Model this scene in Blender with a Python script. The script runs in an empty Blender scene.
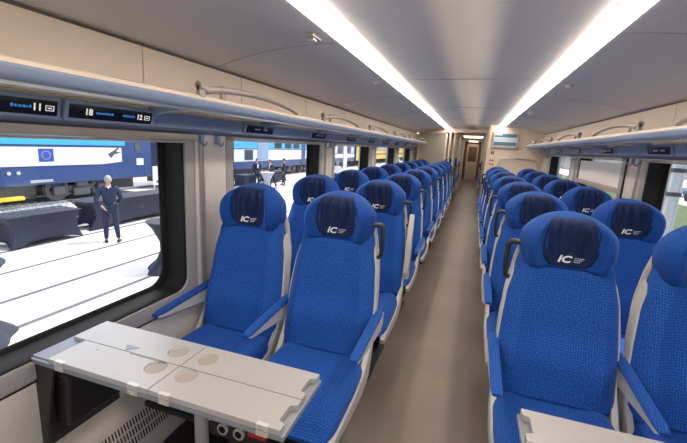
import bpy, bmesh, math, random
from mathutils import Vector, Matrix
random.seed(7)
sc = bpy.context.scene
COL = sc.collection
PI = math.pi

# ------------------------------------------------------------------ camera
F_PX, YAW, PITCH, ROLL = 381.25, -0.3152, -0.1982, 0.0523
fw = Vector((math.sin(YAW)*math.cos(PITCH), math.cos(YAW)*math.cos(PITCH), math.sin(PITCH)))
rt = Vector((math.cos(YAW), -math.sin(YAW), 0)); up = rt.cross(fw)
r2 = math.cos(ROLL)*rt + math.sin(ROLL)*up
u2 = -math.sin(ROLL)*rt + math.cos(ROLL)*up
cd = bpy.data.cameras.new('camera'); cam = bpy.data.objects.new('camera', cd); COL.objects.link(cam)
m = Matrix((r2, u2, -fw)).transposed().to_4x4(); m.translation = Vector((0.101, 0, 1.545))
cam.matrix_world = m
cd.sensor_width = 36; cd.lens = F_PX*36/687; cd.clip_start = 0.02; cd.clip_end = 500
sc.camera = cam

# ------------------------------------------------------------------ sky, sun, exposure
sc.view_settings.view_transform = 'Standard'; sc.view_settings.look = 'None'
sc.view_settings.exposure = 0.30; sc.view_settings.gamma = 1.0
w = bpy.data.worlds.new('sky'); sc.world = w; w.use_nodes = True
nt = w.node_tree; bg = nt.nodes['Background']
st = nt.nodes.new('ShaderNodeTexSky'); st.sky_type = 'NISHITA'; st.sun_disc = False
st.sun_elevation = math.radians(50); st.sun_rotation = math.radians(-20); st.altitude = 100; st.dust_density = 2.5
hs = nt.nodes.new('ShaderNodeHueSaturation'); hs.inputs['Saturation'].default_value = .55
nt.links.new(st.outputs[0], hs.inputs['Color']); nt.links.new(hs.outputs[0], bg.inputs[0]); bg.inputs[1].default_value = 0.36
SKY = bg
sd = bpy.data.lights.new('sun', 'SUN'); sun = bpy.data.objects.new('sun', sd); COL.objects.link(sun)
sd.energy = 4.2; sd.angle = math.radians(0.6); sd.color = (1, .96, .9)
sun.rotation_euler = Vector((-0.36, -0.30, -0.86)).to_track_quat('-Z', 'Y').to_euler()
sc.cycles.max_bounces = 10; sc.cycles.diffuse_bounces = 5; sc.cycles.transparent_max_bounces = 16
sc.cycles.caustics_reflective = False; sc.cycles.caustics_refractive = False
sc.cycles.sample_clamp_indirect = 6
STRIP_POWER = 17.0

# ------------------------------------------------------------------ materials
def mat(name, col, rough=.5, metal=0, emit=None, es=0, noise=0, nscale=20, bump=0, bscale=200, spec=.5, coat=0):
    m = bpy.data.materials.new(name); m.use_nodes = True
    n = m.node_tree.nodes; l = m.node_tree.links; p = n['Principled BSDF']
    p.inputs['Base Color'].default_value = (*col, 1); p.inputs['Roughness'].default_value = rough
    p.inputs['Metallic'].default_value = metal; p.inputs['Specular IOR Level'].default_value = spec
    p.inputs['Coat Weight'].default_value = coat
    if emit: p.inputs['Emission Color'].default_value = (*emit, 1); p.inputs['Emission Strength'].default_value = es
    tc = n.new('ShaderNodeTexCoord')
    if noise:
        t = n.new('ShaderNodeTexNoise'); t.inputs['Scale'].default_value = nscale; t.inputs['Detail'].default_value = 4
        l.new(tc.outputs['Object'], t.inputs['Vector'])
        r = n.new('ShaderNodeValToRGB'); r.color_ramp.elements[0].position = .3; r.color_ramp.elements[1].position = .7
        r.color_ramp.elements[0].color = (*[c*(1-noise) for c in col], 1); r.color_ramp.elements[1].color = (*[min(1, c*(1+noise)) for c in col], 1)
        l.new(t.outputs['Fac'], r.inputs['Fac']); l.new(r.outputs['Color'], p.inputs['Base Color'])
    if bump:
        t = n.new('ShaderNodeTexNoise'); t.inputs['Scale'].default_value = bscale
        l.new(tc.outputs['Object'], t.inputs['Vector'])
        b = n.new('ShaderNodeBump'); b.inputs['Strength'].default_value = bump; b.inputs['Distance'].default_value = .002
        l.new(t.outputs['Fac'], b.inputs['Height']); l.new(b.outputs['Normal'], p.inputs['Normal'])
    return m

def fabric(name, c0, c1, k=105., k2=75.):
    """woven moquette: rows of small lighter stitches on a darker ground"""
    m = bpy.data.materials.new(name); m.use_nodes = True
    n = m.node_tree.nodes; l = m.node_tree.links; p = n['Principled BSDF']
    p.inputs['Roughness'].default_value = .85; p.inputs['Specular IOR Level'].default_value = .15
    p.inputs['Sheen Weight'].default_value = .35; p.inputs['Sheen Roughness'].default_value = .4
    p.inputs['Sheen Tint'].default_value = (.3, .5, 1, 1)
    tc = n.new('ShaderNodeAttribute'); tc.attribute_name = 'cloth'; mp = n.new('ShaderNodeMapping'); mp.inputs['Scale'].default_value = (k, k2, 1)
    l.new(tc.outputs['Vector'], mp.inputs['Vector'])
    vo = n.new('ShaderNodeTexVoronoi'); vo.voronoi_dimensions = '2D'; vo.inputs['Scale'].default_value = 1; vo.inputs['Randomness'].default_value = .3
    l.new(mp.outputs[0], vo.inputs['Vector'])
    mr = n.new('ShaderNodeMapRange'); mr.inputs[1].default_value = .15; mr.inputs[2].default_value = .6
    l.new(vo.outputs['Distance'], mr.inputs[0]); f = mr.outputs[0]
    mx = n.new('ShaderNodeMix'); mx.data_type = 'RGBA'
    l.new(f, mx.inputs['Factor']); mx.inputs[6].default_value = (*c0, 1); mx.inputs[7].default_value = (*c1, 1)
    l.new(mx.outputs[2], p.inputs['Base Color'])
    bm = n.new('ShaderNodeBump'); bm.inputs['Strength'].default_value = .35; bm.inputs['Distance'].default_value = .0012
    l.new(f, bm.inputs['Height']); l.new(bm.outputs['Normal'], p.inputs['Normal'])
    return m

def glass(name, tint=(.93, .96, .96), refl=1.0):
    m = bpy.data.materials.new(name); m.use_nodes = True
    n = m.node_tree.nodes; l = m.node_tree.links; n.remove(n['Principled BSDF']); out = n['Material Output']
    tr = n.new('ShaderNodeBsdfTransparent'); tr.inputs[0].default_value = (*tint, 1)
    gl = n.new('ShaderNodeBsdfGlossy'); gl.inputs['Roughness'].default_value = .02
    lw = n.new('ShaderNodeLayerWeight'); lw.inputs[0].default_value = .5
    pw = n.new('ShaderNodeMath'); pw.operation = 'POWER'; pw.inputs[1].default_value = 5; l.new(lw.outputs['Facing'], pw.inputs[0])
    mm = n.new('ShaderNodeMath'); mm.operation = 'MULTIPLY_ADD'; mm.inputs[1].default_value = .9*refl; mm.inputs[2].default_value = .045*refl
    mx = n.new('ShaderNodeMixShader'); l.new(pw.outputs[0], mm.inputs[0]); l.new(mm.outputs[0], mx.inputs[0])
    l.new(tr.outputs[0], mx.inputs[1]); l.new(gl.outputs[0], mx.inputs[2]); l.new(mx.outputs[0], out.inputs[0])
    return m

M = {}
M['blue'] = fabric('blue_moquette', (.006, .045, .25), (.026, .125, .50), 100., 85.)
M['blue2'] = fabric('blue_headrest_moquette', (.005, .040, .22), (.012, .080, .37), 130., 105.)
M['navy'] = mat('navy_cloth', (.010, .022, .085), .8, bump=.3, bscale=60, spec=.2)
M['shell'] = mat('light_grey_plastic', (.52, .53, .51), .4)
M['darkplastic'] = mat('dark_plastic', (.02, .02, .022), .45)
M['black'] = mat('black_rubber', (.010, .010, .012), .6, spec=.2)
M['white'] = mat('white_print', (.85, .86, .88), .6)
M['wallcream'] = mat('cream_panel', (.72, .64, .57), .55)
M['wallgrey'] = mat('warm_grey_panel', (.56, .52, .48), .55, bump=.05)
M['wallpale'] = mat('pale_grey_panel', (.60, .58, .56), .55, bump=.05)
M['ceiling'] = mat('ceiling_panel', (.70, .70, .72), .6)
M['seam'] = mat('dark_joint', (.10, .09, .08), .6)
M['softseam'] = mat('ceiling_joint', (.40, .39, .38), .6)
M['alu'] = mat('brushed_aluminium', (.55, .56, .58), .35, .8)
M['framegrey'] = mat('grey_window_frame', (.38, .34, .31), .45)
M['grab'] = mat('satin_grab_bar', (.36, .34, .33), .45, .2)
M['frameledge'] = mat('grey_frame', (.33, .33, .34), .4)
M['bluegrey'] = mat('blue_grey_metal', (.24, .32, .48), .4, .1)
M['cream_edge'] = mat('cream_rail_edge', (.62, .55, .47), .35)
M['strip'] = mat('warm_light_diffuser', (.9, .85, .75), .5, emit=(1, .83, .66), es=STRIP_POWER)
M['strip2'] = mat('warm_light_panel', (.9, .85, .75), .5, emit=(1, .85, .70), es=1.6)
M['floor'] = mat('brown_grey_vinyl', (.195, .165, .143), .38, noise=.14, nscale=1.6, spec=.4)  # mild mottling: wear, plus the aisle's light patches put into the colour
M['table'] = mat('table_laminate', (.42, .42, .425), .32)
M['tableedge'] = mat('table_slate_edge', (.22, .25, .31), .4)
M['recess'] = mat('cup_recess', (.56, .55, .53), .3)
M['chrome'] = mat('chrome', (.7, .7, .7), .2, 1)
M['hinge'] = mat('satin_hinge', (.62, .62, .62), .45, .3)
M['red'] = mat('red_plastic', (.45, .02, .02), .4)
M['green'] = mat('green_sign', (.02, .14, .05), .5)
M['glass'] = glass('window_glass')
M['shelfglass'] = mat('frosted_shelf_glass', (.70, .68, .66), .25); M['shelfglass'].node_tree.nodes['Principled BSDF'].inputs['Alpha'].default_value = .55
M['screenblk'] = mat('display_black', (.008, .008, .01), .25)
M['digits'] = mat('display_digits', (.6, .6, .55), .5, emit=(.9, .9, .8), es=.55)
M['bluetext'] = mat('display_blue_text', (.02, .15, .5), .5, emit=(.05, .25, .75), es=.45)
M['dimtext'] = mat('display_dim_text', (.3, .32, .32), .5, emit=(.5, .55, .6), es=.12)
M['screenblue'] = mat('screen_blue', (.03, .09, .16), .3, emit=(.10, .22, .34), es=.22)
M['screenpale'] = mat('screen_pale', (.4, .5, .6), .3, emit=(.5, .62, .7), es=.2)
M['blind'] = mat('white_blind', (.72, .71, .72), .8)
M['wood'] = mat('brown_door', (.22, .12, .06), .4, noise=.2, nscale=8)
M['frost'] = mat('grey_frosted_glass', (.42, .43, .39), .3); M['frost'].node_tree.nodes['Principled BSDF'].inputs['Alpha'].default_value = .75
# outside
M['concrete'] = mat('sunlit_concrete', (.62, .60, .57), .9, noise=.08, nscale=.8)
M['joint'] = mat('rail_groove', (.10, .10, .11), .8)
M['rail'] = mat('steel_rail', (.3, .28, .26), .4, .6)
M['cyan'] = mat('cyan_paint', (.05, .36, .60), .35)
M['tblue'] = mat('train_blue_paint', (.02, .05, .17), .35)
M['twhite'] = mat('train_white_paint', (.62, .64, .68), .4)
M['tyellow'] = mat('train_yellow_paint', (.75, .48, .02), .4)
M['twin'] = mat('train_window', (.03, .045, .07), .15)
M['under'] = mat('underframe_grey', (.07, .07, .08), .6)
M['wheel'] = mat('dark_wheel_steel', (.09, .085, .08), .5, .4)
M['flagblue'] = mat('flag_blue', (.02, .06, .40), .6)
M['flaggold'] = mat('flag_gold', (.8, .55, .03), .6)
M['cloth'] = mat('black_stretch_cloth', (.012, .016, .035), .75)
M['navysuit'] = mat('navy_suit', (.012, .02, .06), .8)
M['greysuit'] = mat('charcoal_suit', (.03, .035, .05), .8)
M['skin'] = mat('skin', (.55, .30, .21), .5)
M['hairdark'] = mat('dark_hair', (.03, .02, .015), .6)
M['hairgrey'] = mat('grey_hair', (.32, .31, .30), .6)
M['shirt'] = mat('white_shirt', (.75, .76, .8), .7)
M['silver'] = mat('silver_cloth', (.35, .37, .42), .5)
M['clear'] = glass('drink_glass', (.82, .86, .9), 2.0)
M['grass'] = mat('grass', (.065, .10, .03), .95, noise=.35, nscale=3)
M['gravel'] = mat('gravel', (.30, .28, .26), .95, noise=.3, nscale=12)
M['fence'] = mat('grey_fence', (.28, .30, .33), .7, noise=.1, nscale=2)
M['hall'] = mat('grey_building', (.33, .35, .38), .8)
M['orange'] = mat('orange_paint', (.65, .16, .03), .5)

# ------------------------------------------------------------------ helpers
class MB:
    """collects shapes for one mesh"""
    def __init__(s): s.bm = bmesh.new()
    def box(s, a, b, bev=0, rot=None, piv=None):
        t = bmesh.new(); bmesh.ops.create_cube(t, size=1)
        a = Vector(a); b = Vector(b); c = (a+b)/2; d = b-a
        for v in t.verts: v.co = Vector((v.co.x*d.x, v.co.y*d.y, v.co.z*d.z))
        if bev: bmesh.ops.bevel(t, geom=t.edges[:], offset=min(bev, min(abs(d.x), abs(d.y), abs(d.z))*.49), segments=2, affect='EDGES', profile=.6)
        for v in t.verts: v.co += c
        if rot is not None:
            pv = Vector(piv) if piv is not None else c
            for v in t.verts: v.co = rot @ (v.co-pv) + pv
        return s.merge(t)
    def merge(s, t):
        me = bpy.data.meshes.new('t'); t.to_mesh(me); t.free(); s.bm.from_mesh(me); bpy.data.meshes.remove(me); return s
    def tube(s, pts, r, n=10, caps=True, close=False):
        pts = [Vector(p) for p in pts]; rs = r if isinstance(r, (list, tuple)) else [r]*len(pts)
        rings = []; prev = None
        for i, p in enumerate(pts):
            a = pts[i-1] if (i > 0 or close) else p; b = pts[(i+1) % len(pts)] if (i < len(pts)-1 or close) else p
            t = (b-a).normalized()
            if prev is None: x = t.orthogonal().normalized()
            else: x = (prev - t*prev.dot(t)).normalized()
            prev = x; y = t.cross(x)
            rings.append([s.bm.verts.new(p + rs[i]*(math.cos(2*PI*k/n)*x + math.sin(2*PI*k/n)*y)) for k in range(n)])
        R = rings + ([rings[0]] if close else [])
        for A, B in zip(R, R[1:]):
            for k in range(n): s.bm.faces.new((A[k], A[(k+1) % n], B[(k+1) % n], B[k]))
        if caps and not close: s.bm.faces.new(rings[0][::-1]); s.bm.faces.new(rings[-1])
        return s
    def loft(s, rings, caps=True, close=True):
        n = len(rings[0])
        ly = s.bm.verts.layers.float_vector.get('cloth') or s.bm.verts.layers.float_vector.new('cloth')
        V = [[s.bm.verts.new(p) for p in r] for r in rings]
        V = [[v for v in r] for r in V]; mid = n//3; vv = 0
        for i, r in enumerate(V):
            if i: vv += (r[mid].co-V[i-1][mid].co).length
            uu = 0
            for j, v in enumerate(r):
                if j: uu += (v.co-r[j-1].co).length
                v[ly] = (uu, vv, 0)
        for i, r in enumerate(V):            # centre the weave so that it runs straight up the middle
            h = r[min(n-1, 13)][ly].x if n > 20 else 0
            for v in r: v[ly] = (v[ly].x-h, v[ly].y, 0)
        for A, B in zip(V, V[1:]):
            for k in range(n if close else n-1): s.bm.faces.new((A[k], A[(k+1) % n], B[(k+1) % n], B[k]))
        if caps and close: s.bm.faces.new(V[0][::-1]); s.bm.faces.new(V[-1])
        return s
    def lathe(s, prof, c=(0, 0, 0), n=20):
        c = Vector(c)
        return s.loft([[c+Vector((r*math.cos(2*PI*k/n), r*math.sin(2*PI*k/n), z)) for k in range(n)] for r, z in prof])
    def prism(s, poly, a0, a1, axis='x'):
        def f(p, a): return (a, p[0], p[1]) if axis == 'x' else ((p[0], a, p[1]) if axis == 'y' else (p[0], p[1], a))
        return s.loft([[f(p, a0) for p in poly], [f(p, a1) for p in poly]])
    def grid(s, fn, nu, nv):
        V = [[s.bm.verts.new(fn(i/nu, j/nv)) for j in range(nv+1)] for i in range(nu+1)]
        for i in range(nu):
            for j in range(nv): s.bm.faces.new((V[i][j], V[i+1][j], V[i+1][j+1], V[i][j+1]))
        return s
    def build(s, name, m, parent=None, smooth=True, bev=0):
        bmesh.ops.remove_doubles(s.bm, verts=s.bm.verts[:], dist=1e-6)
        bmesh.ops.recalc_face_normals(s.bm, faces=s.bm.faces[:])
        me = bpy.data.meshes.new(name); s.bm.to_mesh(me); s.bm.free()
        me.materials.append(M[m] if isinstance(m, str) else m)
        if smooth:
            me.polygons.foreach_set('use_smooth', [True]*len(me.polygons))
            me.set_sharp_from_angle(angle=math.radians(38))
        o = bpy.data.objects.new(name, me); COL.objects.link(o)
        if parent is not None: o.parent = parent
        if bev:
            b = o.modifiers.new('b', 'BEVEL'); b.width = bev; b.segments = 2; b.limit_method = 'ANGLE'
        return o

def tag(o, label, cat, group=None, kind=None):
    o['label'] = label; o['category'] = cat
    if group: o['group'] = group
    if kind: o['kind'] = kind
    return o
def thing(name, loc, label, cat, group=None, rz=0):
    o = bpy.data.objects.new(name, None); COL.objects.link(o); o.location = loc; o.rotation_euler = (0, 0, rz)
    o.empty_display_size = .1
    return tag(o, label, cat, group)
def struct(o): o['kind'] = 'structure'; return o
def dup(root, loc, label, group=None, rz=None, skip=()):
    r = root.copy(); COL.objects.link(r); r.location = loc
    if rz is not None: r.rotation_euler = (0, 0, rz)
    r['label'] = label
    if group: r['group'] = group
    def kids(a, b):
        for ch in list(a.children):
            if ch in skip: continue
            c = ch.copy(); COL.objects.link(c); c.parent = b; kids(ch, c)
    kids(root, r)
    return r
def text(body, size, mtx, m, parent, name='lettering', depth=.0008, shear=0, scx=1.0, bold=0):
    cu = bpy.data.curves.new('t', 'FONT'); cu.body = body; cu.size = size; cu.extrude = depth; cu.shear = shear
    cu.align_x = 'CENTER'; cu.align_y = 'CENTER'; cu.offset = bold; cu.resolution_u = 3
    t = bpy.data.objects.new('t', cu); COL.objects.link(t)
    bpy.context.view_layer.update()
    me = bpy.data.meshes.new_from_object(t.evaluated_get(bpy.context.evaluated_depsgraph_get()))
    bpy.data.objects.remove(t); bpy.data.curves.remove(cu)
    for v in me.vertices: v.co.x *= scx
    me.transform(mtx); me.materials.clear(); me.materials.append(M[m]); me.name = name
    o = bpy.data.objects.new(name, me); COL.objects.link(o)
    if parent is not None: o.parent = parent
    return o
def skin(name, verts, edges, rads, m, parent, sub=2, extra=None):
    me = bpy.data.meshes.new(name); me.from_pydata(verts, edges, []); o = bpy.data.objects.new(name, me); COL.objects.link(o)
    md = o.modifiers.new('s', 'SKIN'); 
    for i, r in enumerate(rads):
        sv = me.skin_vertices[0].data[i]; sv.radius = r if isinstance(r, tuple) else (r, r); sv.use_root = (i == 0)
    sb = o.modifiers.new('u', 'SUBSURF'); sb.levels = sub; sb.render_levels = sub
    bpy.context.view_layer.update()
    ev = bpy.data.meshes.new_from_object(o.evaluated_get(bpy.context.evaluated_depsgraph_get()))
    o.modifiers.clear(); o.data = ev; ev.name = name
    if extra is not None:
        b = bmesh.new(); b.from_mesh(ev); x = bpy.data.meshes.new('x'); extra.bm.to_mesh(x); extra.bm.free(); b.from_mesh(x)
        b.to_mesh(ev); b.free(); bpy.data.meshes.remove(x)
    ev.materials.clear(); ev.materials.append(M[m])
    ev.polygons.foreach_set('use_smooth', [True]*len(ev.polygons))
    o.parent = parent
    return o
def rrect(a0, a1, b0, b1, r, n=6):
    """rounded rectangle loop"""
    P = []
    for (ca, cb, s) in ((a1-r, b1-r, 0), (a0+r, b1-r, 1), (a0+r, b0+r, 2), (a1-r, b0+r, 3)):
        for k in range(n+1):
            t = (s + k/n)*PI/2; P.append((ca+r*math.cos(t), cb+r*math.sin(t)))
    return P
def lerp(a, b, t): return a+(b-a)*t
def interp(x, pts):
    if x <= pts[0][0]: return pts[0][1]
    for (a, u), (b, v) in zip(pts, pts[1:]):
        if x <= b:
            t = (x-a)/(b-a); t = t*t*(3-2*t)*.5 + t*.5; return lerp(u, v, t)
    return pts[-1][1]

# ------------------------------------------------------------------ the car: shell
YB, YL, YR = -2.3, 10.15, 8.35          # back end, left glass partition, right end wall
W0 = 1.385                               # inner face of the side panels
ZC, ZS = 2.085, 1.935                    # ceiling middle, ceiling joint above the racks
WIN = [(-1.78+1.93*k, -1.78+1.93*k+1.61) for k in range(6)]
WINR = WIN[:2] + [(2.08, 3.60)] + WIN[3:5]
ZW0, ZW1 = .63, 1.72
def side_wall(s, name, wins, yend):
    b = MB(); X = s*W0; X2 = s*(W0+.16)
    lo, hi = min(X, X2), max(X, X2)
    b.box((lo, YB, -.02), (hi, yend, ZW0)); b.box((lo, YB, ZW1), (hi, yend, ZS+.01))
    y = YB
    for a, c in wins:
        b.box((lo, y, ZW0), (hi, a, ZW1)); y = c
    b.box((lo, y, ZW0), (hi, yend, ZW1))
    return struct(b.build(name, 'wallgrey', smooth=False))
side_wall(-1, 'wall_left', WIN, YL+8)
side_wall(1, 'wall_right', WINR, YL+8)
# pale lower lining under the windows (bright grey panels with joints)
trim_n = [0]
def trim(o): 
    trim_n[0] += 1; o.name = 'trim_%d' % trim_n[0]; return struct(o)
for s, wins, ye in ((-1, WIN, YL), (1, WINR, YR)):
    b = MB()
    for a, c in wins:
        x0, x1 = sorted((s*(W0-.012), s*(W0-.0005)))
        b.box((x0, a-.15, .0), (x1, a+.80, ZW0-.012), .004); b.box((x0, a+.806, 0), (x1, a+1.77, ZW0-.012), .004)
    trim(b.build('trim', 'wallpale'))
# pillars between the windows
for s, wins, ye in ((-1, WIN, YL), (1, WINR, YR)):
    b = MB()
    for a, c in wins:
        x0, x1 = sorted((s*(W0-.018), s*(W0-.0005)))
        b.box((x0, c+.02, ZW0+.0), (x1, min(c+.30, ye), 1.56), .006)
    trim(b.build('trim', 'wallpale' if s < 0 else 'wallgrey'))
    b = MB()
    for a, c in wins:                    # aluminium channel on each pillar
        x0, x1 = sorted((s*(W0-.030), s*(W0-.018)))
        b.box((x0, c+.045, ZW0+.06), (x1, c+.053, 1.54)); b.box((x0, c+.075, ZW0+.06), (x1, c+.083, 1.54))
        x0, x1 = sorted((s*(W0-.022), s*(W0-.018)))
        b.box((x0, c+.05, ZW0+.06), (x1, c+.078, 1.54))
    trim(b.build('trim', 'alu'))

def window(s, k, a, c):
    X = lambda d: s*(W0+d)
    def loops(specs):
        return [[(X(d), y, z) for y, z in rrect(a+i, c-i, ZW0+(i if i < .07 else .07+(i-.07)*.55), ZW1-i, r)] for d, i, r in specs]
    rim = MB().loft(loops([(-.001, -.027, .03), (-.012, -.027, .03), (-.012, -.014, .03)]), caps=False)
    root = MB().loft(loops([(-.001, -.02, .03), (-.016, -.015, .03), (-.020, .0, .05), (-.018, .060, .08), (-.004, .066, .08)]), caps=False).build('window_%d' % k, 'frameledge')
    struct(root); rim.build('seal', 'black', root)
    MB().loft(loops([(-.010, .065, .08), (-.013, .072, .08), (-.008, .080, .09), (.02, .084, .09), (.085, .100, .09), (.088, .122, .10), (.094, .135, .10), (.10, .135, .10)]), caps=False).build('gasket', 'black', root)
    g = [(X(.095), y, z) for y, z in rrect(a+.13, c-.13, ZW0+.103, ZW1-.13, .10)]
    b = MB(); b.bm.faces.new([b.bm.verts.new(p) for p in g]); b.build('pane', 'glass', root, smooth=False)
    # blind cassette in the head of the window
    x0, x1 = sorted((X(-.05), X(-.002)))
    zc_ = 1.524 if (s < 0 and abs(a-.15) < .01) else 1.546
    b = MB(); b.box((x0, a-.01, zc_), (x1, c+.01, 1.560), .006); b.build('blind_cassette', 'framegrey', root)
    b = MB(); b.box((min(X(-.035), X(.01)), a+.03, zc_-.013), (max(X(-.035), X(.01)), c-.03, zc_-.002), .006); b.build('blind_rail', 'framegrey', root)
    return root
k = 0
for s, wins in ((-1, WIN), (1, WINR)):
    for a, c in wins:
        k += 1; r = window(s, k, a, c)
        if s > 0 and abs(a-4.01) < .05:
            b = MB(); b.box((W0-.004, a+.04, 1.285), (W0-.001, c-.04, 1.507)); b.build('roller_blind', 'blind', r, smooth=False)
            b = MB(); b.box((W0-.022, a+.02, 1.235), (W0-.0, c-.02, 1.288), .006); b.build('blind_bar', 'framegrey', r)

# floor, ceiling
b = MB(); b.box((-W0-.1, YB, -.05), (W0+.1, 24, 0)); o = struct(b.build('floor', 'floor', smooth=False))
# ceiling: middle panel, light recess, curved side panels
XI, XO = .522, .612
def ceil_profile(s):
    P = [(0, ZC), (.25, ZC), (XI, ZC-.002)]
    return [(s*x, z) for x, z in P]
b = MB()
for s in (-1, 1):
    P = [(0, ZC), (.2, ZC), (.4, ZC-.001), (XI, ZC-.004), (XI, ZC+.03), (XO, ZC+.03), (XO, ZC-.03), (XO+.01, ZC-.034)]
    for i in range(9):
        t = i/8; P.append((lerp(XO+.01, 1.335, t), ZC-.034 - (ZC-.034-ZS-.012)*t**2.1))
    P.append((1.41, ZS+.0)); P.append((1.41, ZC+.12)); P.append((0, ZC+.12))
    b.loft([[(s*x, y, z) for x, z in P] for y in (YB, YL+.05)])
struct(b.build('ceiling', 'ceiling'))
b = MB()                                  # cross joints of the ceiling lining
for y in (1.2, 3.2, 5.2, 7.2, 9.2):
    b.box((-XI+.005, y, ZC-.0035), (XI-.005, y+.006, ZC+.001))
    for s in (-1, 1):
        pr = [(s*lerp(XO+.01, 1.335, i/8), ZC-.034-(ZC-.034-ZS-.012)*(i/8)**2.1) for i in range(9)]
        b.loft([[(x, y+.75+q, z-.002) for x, z in pr] + [(x, y+.75+q, z+.004) for x, z in pr[::-1]] for q in (0, .004)])
trim(b.build('trim', 'softseam', smooth=False))
def light_strip(s, y1, label):
    t = thing('light_strip', (s*.58, 0, ZC), label, 'ceiling light', 'ceiling light strips')
    b = MB(); y = YB+.05; xi, xo = s*(XI+.004)-s*.58, s*(XO-.004)-s*.58
    P = [(xi, .020), (xi, -.022), (lerp(xi, xo, .1), -.026), (lerp(xi, xo, .9), -.030), (xo, -.028), (xo, .020)]
    while y < y1-.05:
        e = min(y+2.238, y1)
        b.loft([[(x, q, z) for x, z in P] for q in (y, e)])
        y += 2.25
    b.build('diffuser', 'strip', t)
    b = MB(); b.box((xi-s*.004-.0015, YB+.05, -.007), (xi-s*.004+.0015, y1, .015)); b.build('edge_profile', 'seam', t, smooth=False)
light_strip(-1, YL-.01, 'long warm ceiling light strip above the left seat rows')
light_strip(1, YR-.01, 'long warm ceiling light strip above the right seat rows')

# upper cream panels over the racks, with joints
for s, ye in ((-1, YL), (1, YR)):
    b = MB(); ys = [YB, -.55, .42, 1.42, 2.19, 3.2, 4.13, 5.1, 6.07, 7.04, 8.0, 9.0, ye]
    ys = [y for y in ys if y < ye] + [ye]
    for y0, y1 in zip(ys, ys[1:]):
        x0, x1 = sorted((s*(W0-.045), s*(W0-.001)))
        b.box((x0, y0+.003, 1.655), (x1, y1-.003, ZS-.008), .003)
    trim(b.build('trim', 'wallcream'))
    b = MB(); x0, x1 = sorted((s*(W0-.03), s*(W0+.02))); b.box((x0, YB, 1.65), (x1, ye, ZS+.004)); trim(b.build('trim', 'seam', smooth=False))
    # sloping blue grey service panel over the windows
    b = MB(); P = [(s*(W0-.04), 1.655), (s*(W0-.10), 1.650), (s*(W0-.085), 1.585), (s*(W0-.03), 1.560), (s*(W0), 1.560), (s*W0, 1.655)]
    b.prism(P, YB, ye, 'y'); trim(b.build('trim', 'bluegrey'))

# end walls, partition surroundings
b = MB(); b.box((-1.5, YB-.05, 0), (1.5, YB, 2.3)); struct(b.build('wall_back', 'wallgrey', smooth=False))
b = MB()                                  # right end wall, a closet block beside the doorway
b.box((.37, YR, 0), (W0+.02, YL+.1, 2.12), 0); struct(b.build('wall_right_end', 'wallcream', smooth=False, bev=.01))
b = MB(); b.box((.352, YR-.015, 0), (.40, YR+.02, 2.10), .006); trim(b.build('trim', 'cream_edge'))
# header over the doorway
b = MB(); b.box((-1.40, YL, 1.99), (.37, YL+.12, 2.2)); b.box((-.36, YL+.6, 1.95), (.45, YL+.7, 2.2)); struct(b.build('wall_header', 'wallcream', smooth=False))
# vestibule beyond
b = MB()
for x in (-1.30, -.62): b.box((x, YL-.02, 0), (x+.05, YL+.04, 2.0), .006)
b.box((-1.36, YL-.02, 1.95), (-.57, YL+.04, 2.0), .006)
t_part = struct(b.build('trim_partition_frame', 'cream_edge')); t_part.name = 'trim_20'
b = MB(); b.box((-1.27, YL+.005, .02), (-.60, YL+.017, 1.96)); struct(b.build('window_glass_partition', 'frost', smooth=False)).name = 'window_12'
b = MB(); b.box((-1.40, YL+.75, 0), (-.62, YL+.80, 2.2)); struct(b.build('wall_closet', 'wallgrey', smooth=False))
for i, (x, y, zt) in enumerate(((-.50, YL+.0, 2.0), (-.40, YL+.12, 2.0), (-.42, YL+1.3, 2.0), (-.36, 12.9, 2.0), (.40, 11.6, 2.0), (.40, 12.9, 2.0))):
    b = MB(); b.box((x-.025, y-.03, 0), (x+.025, y+.03, zt), .01); struct(b.build('trim', 'cream_edge')).name = 'trim_%d' % (30+i)
b = MB(); b.box((-1.45, YL+.12, 2.06), (1.45, 24, 2.2)); struct(b.build('ceiling_next_room', 'ceiling', smooth=False))
b = MB()
for x0, x1 in ((-1.4, -.30), (.36, 1.4)): b.box((x0, 15.9, 0), (x1, 16.0, 2.1))
b.box((-.3, 15.9, 1.98), (.36, 16.0, 2.1)); struct(b.build('wall_gangway', 'wallcream', smooth=False))
b = MB()
for x in (-.36, .35): b.box((x, 15.86, 0), (x+.06, 15.9, 2.0), .008)
b.box((-.36, 15.86, 1.96), (.41, 15.9, 2.02), .008); struct(b.build('trim', 'cream_edge')).name = 'trim_40'
b = MB()
for x0, x1 in ((-.5, -.42), (.46, .54)): b.box((x0, 16, 0), (x1, 22.5, 2.1))
struct(b.build('wall_corridor', 'wallgrey', smooth=False))
b = MB(); b.box((-.5, 22.4, 0), (.54, 22.5, 2.2)); struct(b.build('wall_far_end', 'wood', smooth=False))
d = struct(MB().box((-.28, 22.34, 0), (.32, 22.4, 1.95), .01).build('door_1', 'wallcream'))
MB().box((-.2, 22.33, 1.0), (.24, 22.345, 1.8), .01).build('pane', 'wood', d)
t = thing('ceiling_lamp', (0, 0, 2.06), 'warm ceiling light panel inside the vestibule behind the doorway header', 'ceiling light')
MB().box((-.30, 10.95, -.02), (.34, 15.6, .0), .004).build('diffuser', 'strip2', t); MB().box((-.32, 10.93, -.012), (.36, 15.62, .0)).build('frame', 'alu', t)
t = thing('ceiling_lamp', (0, 0, 2.06), 'warm ceiling light panel in the corridor beyond the gangway', 'ceiling light')
MB().box((-.20, 16.3, -.02), (.24, 22.2, .0), .004).build('diffuser', 'strip2', t); MB().box((-.22, 16.28, -.012), (.26, 22.22, .0)).build('frame', 'alu', t)
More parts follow.
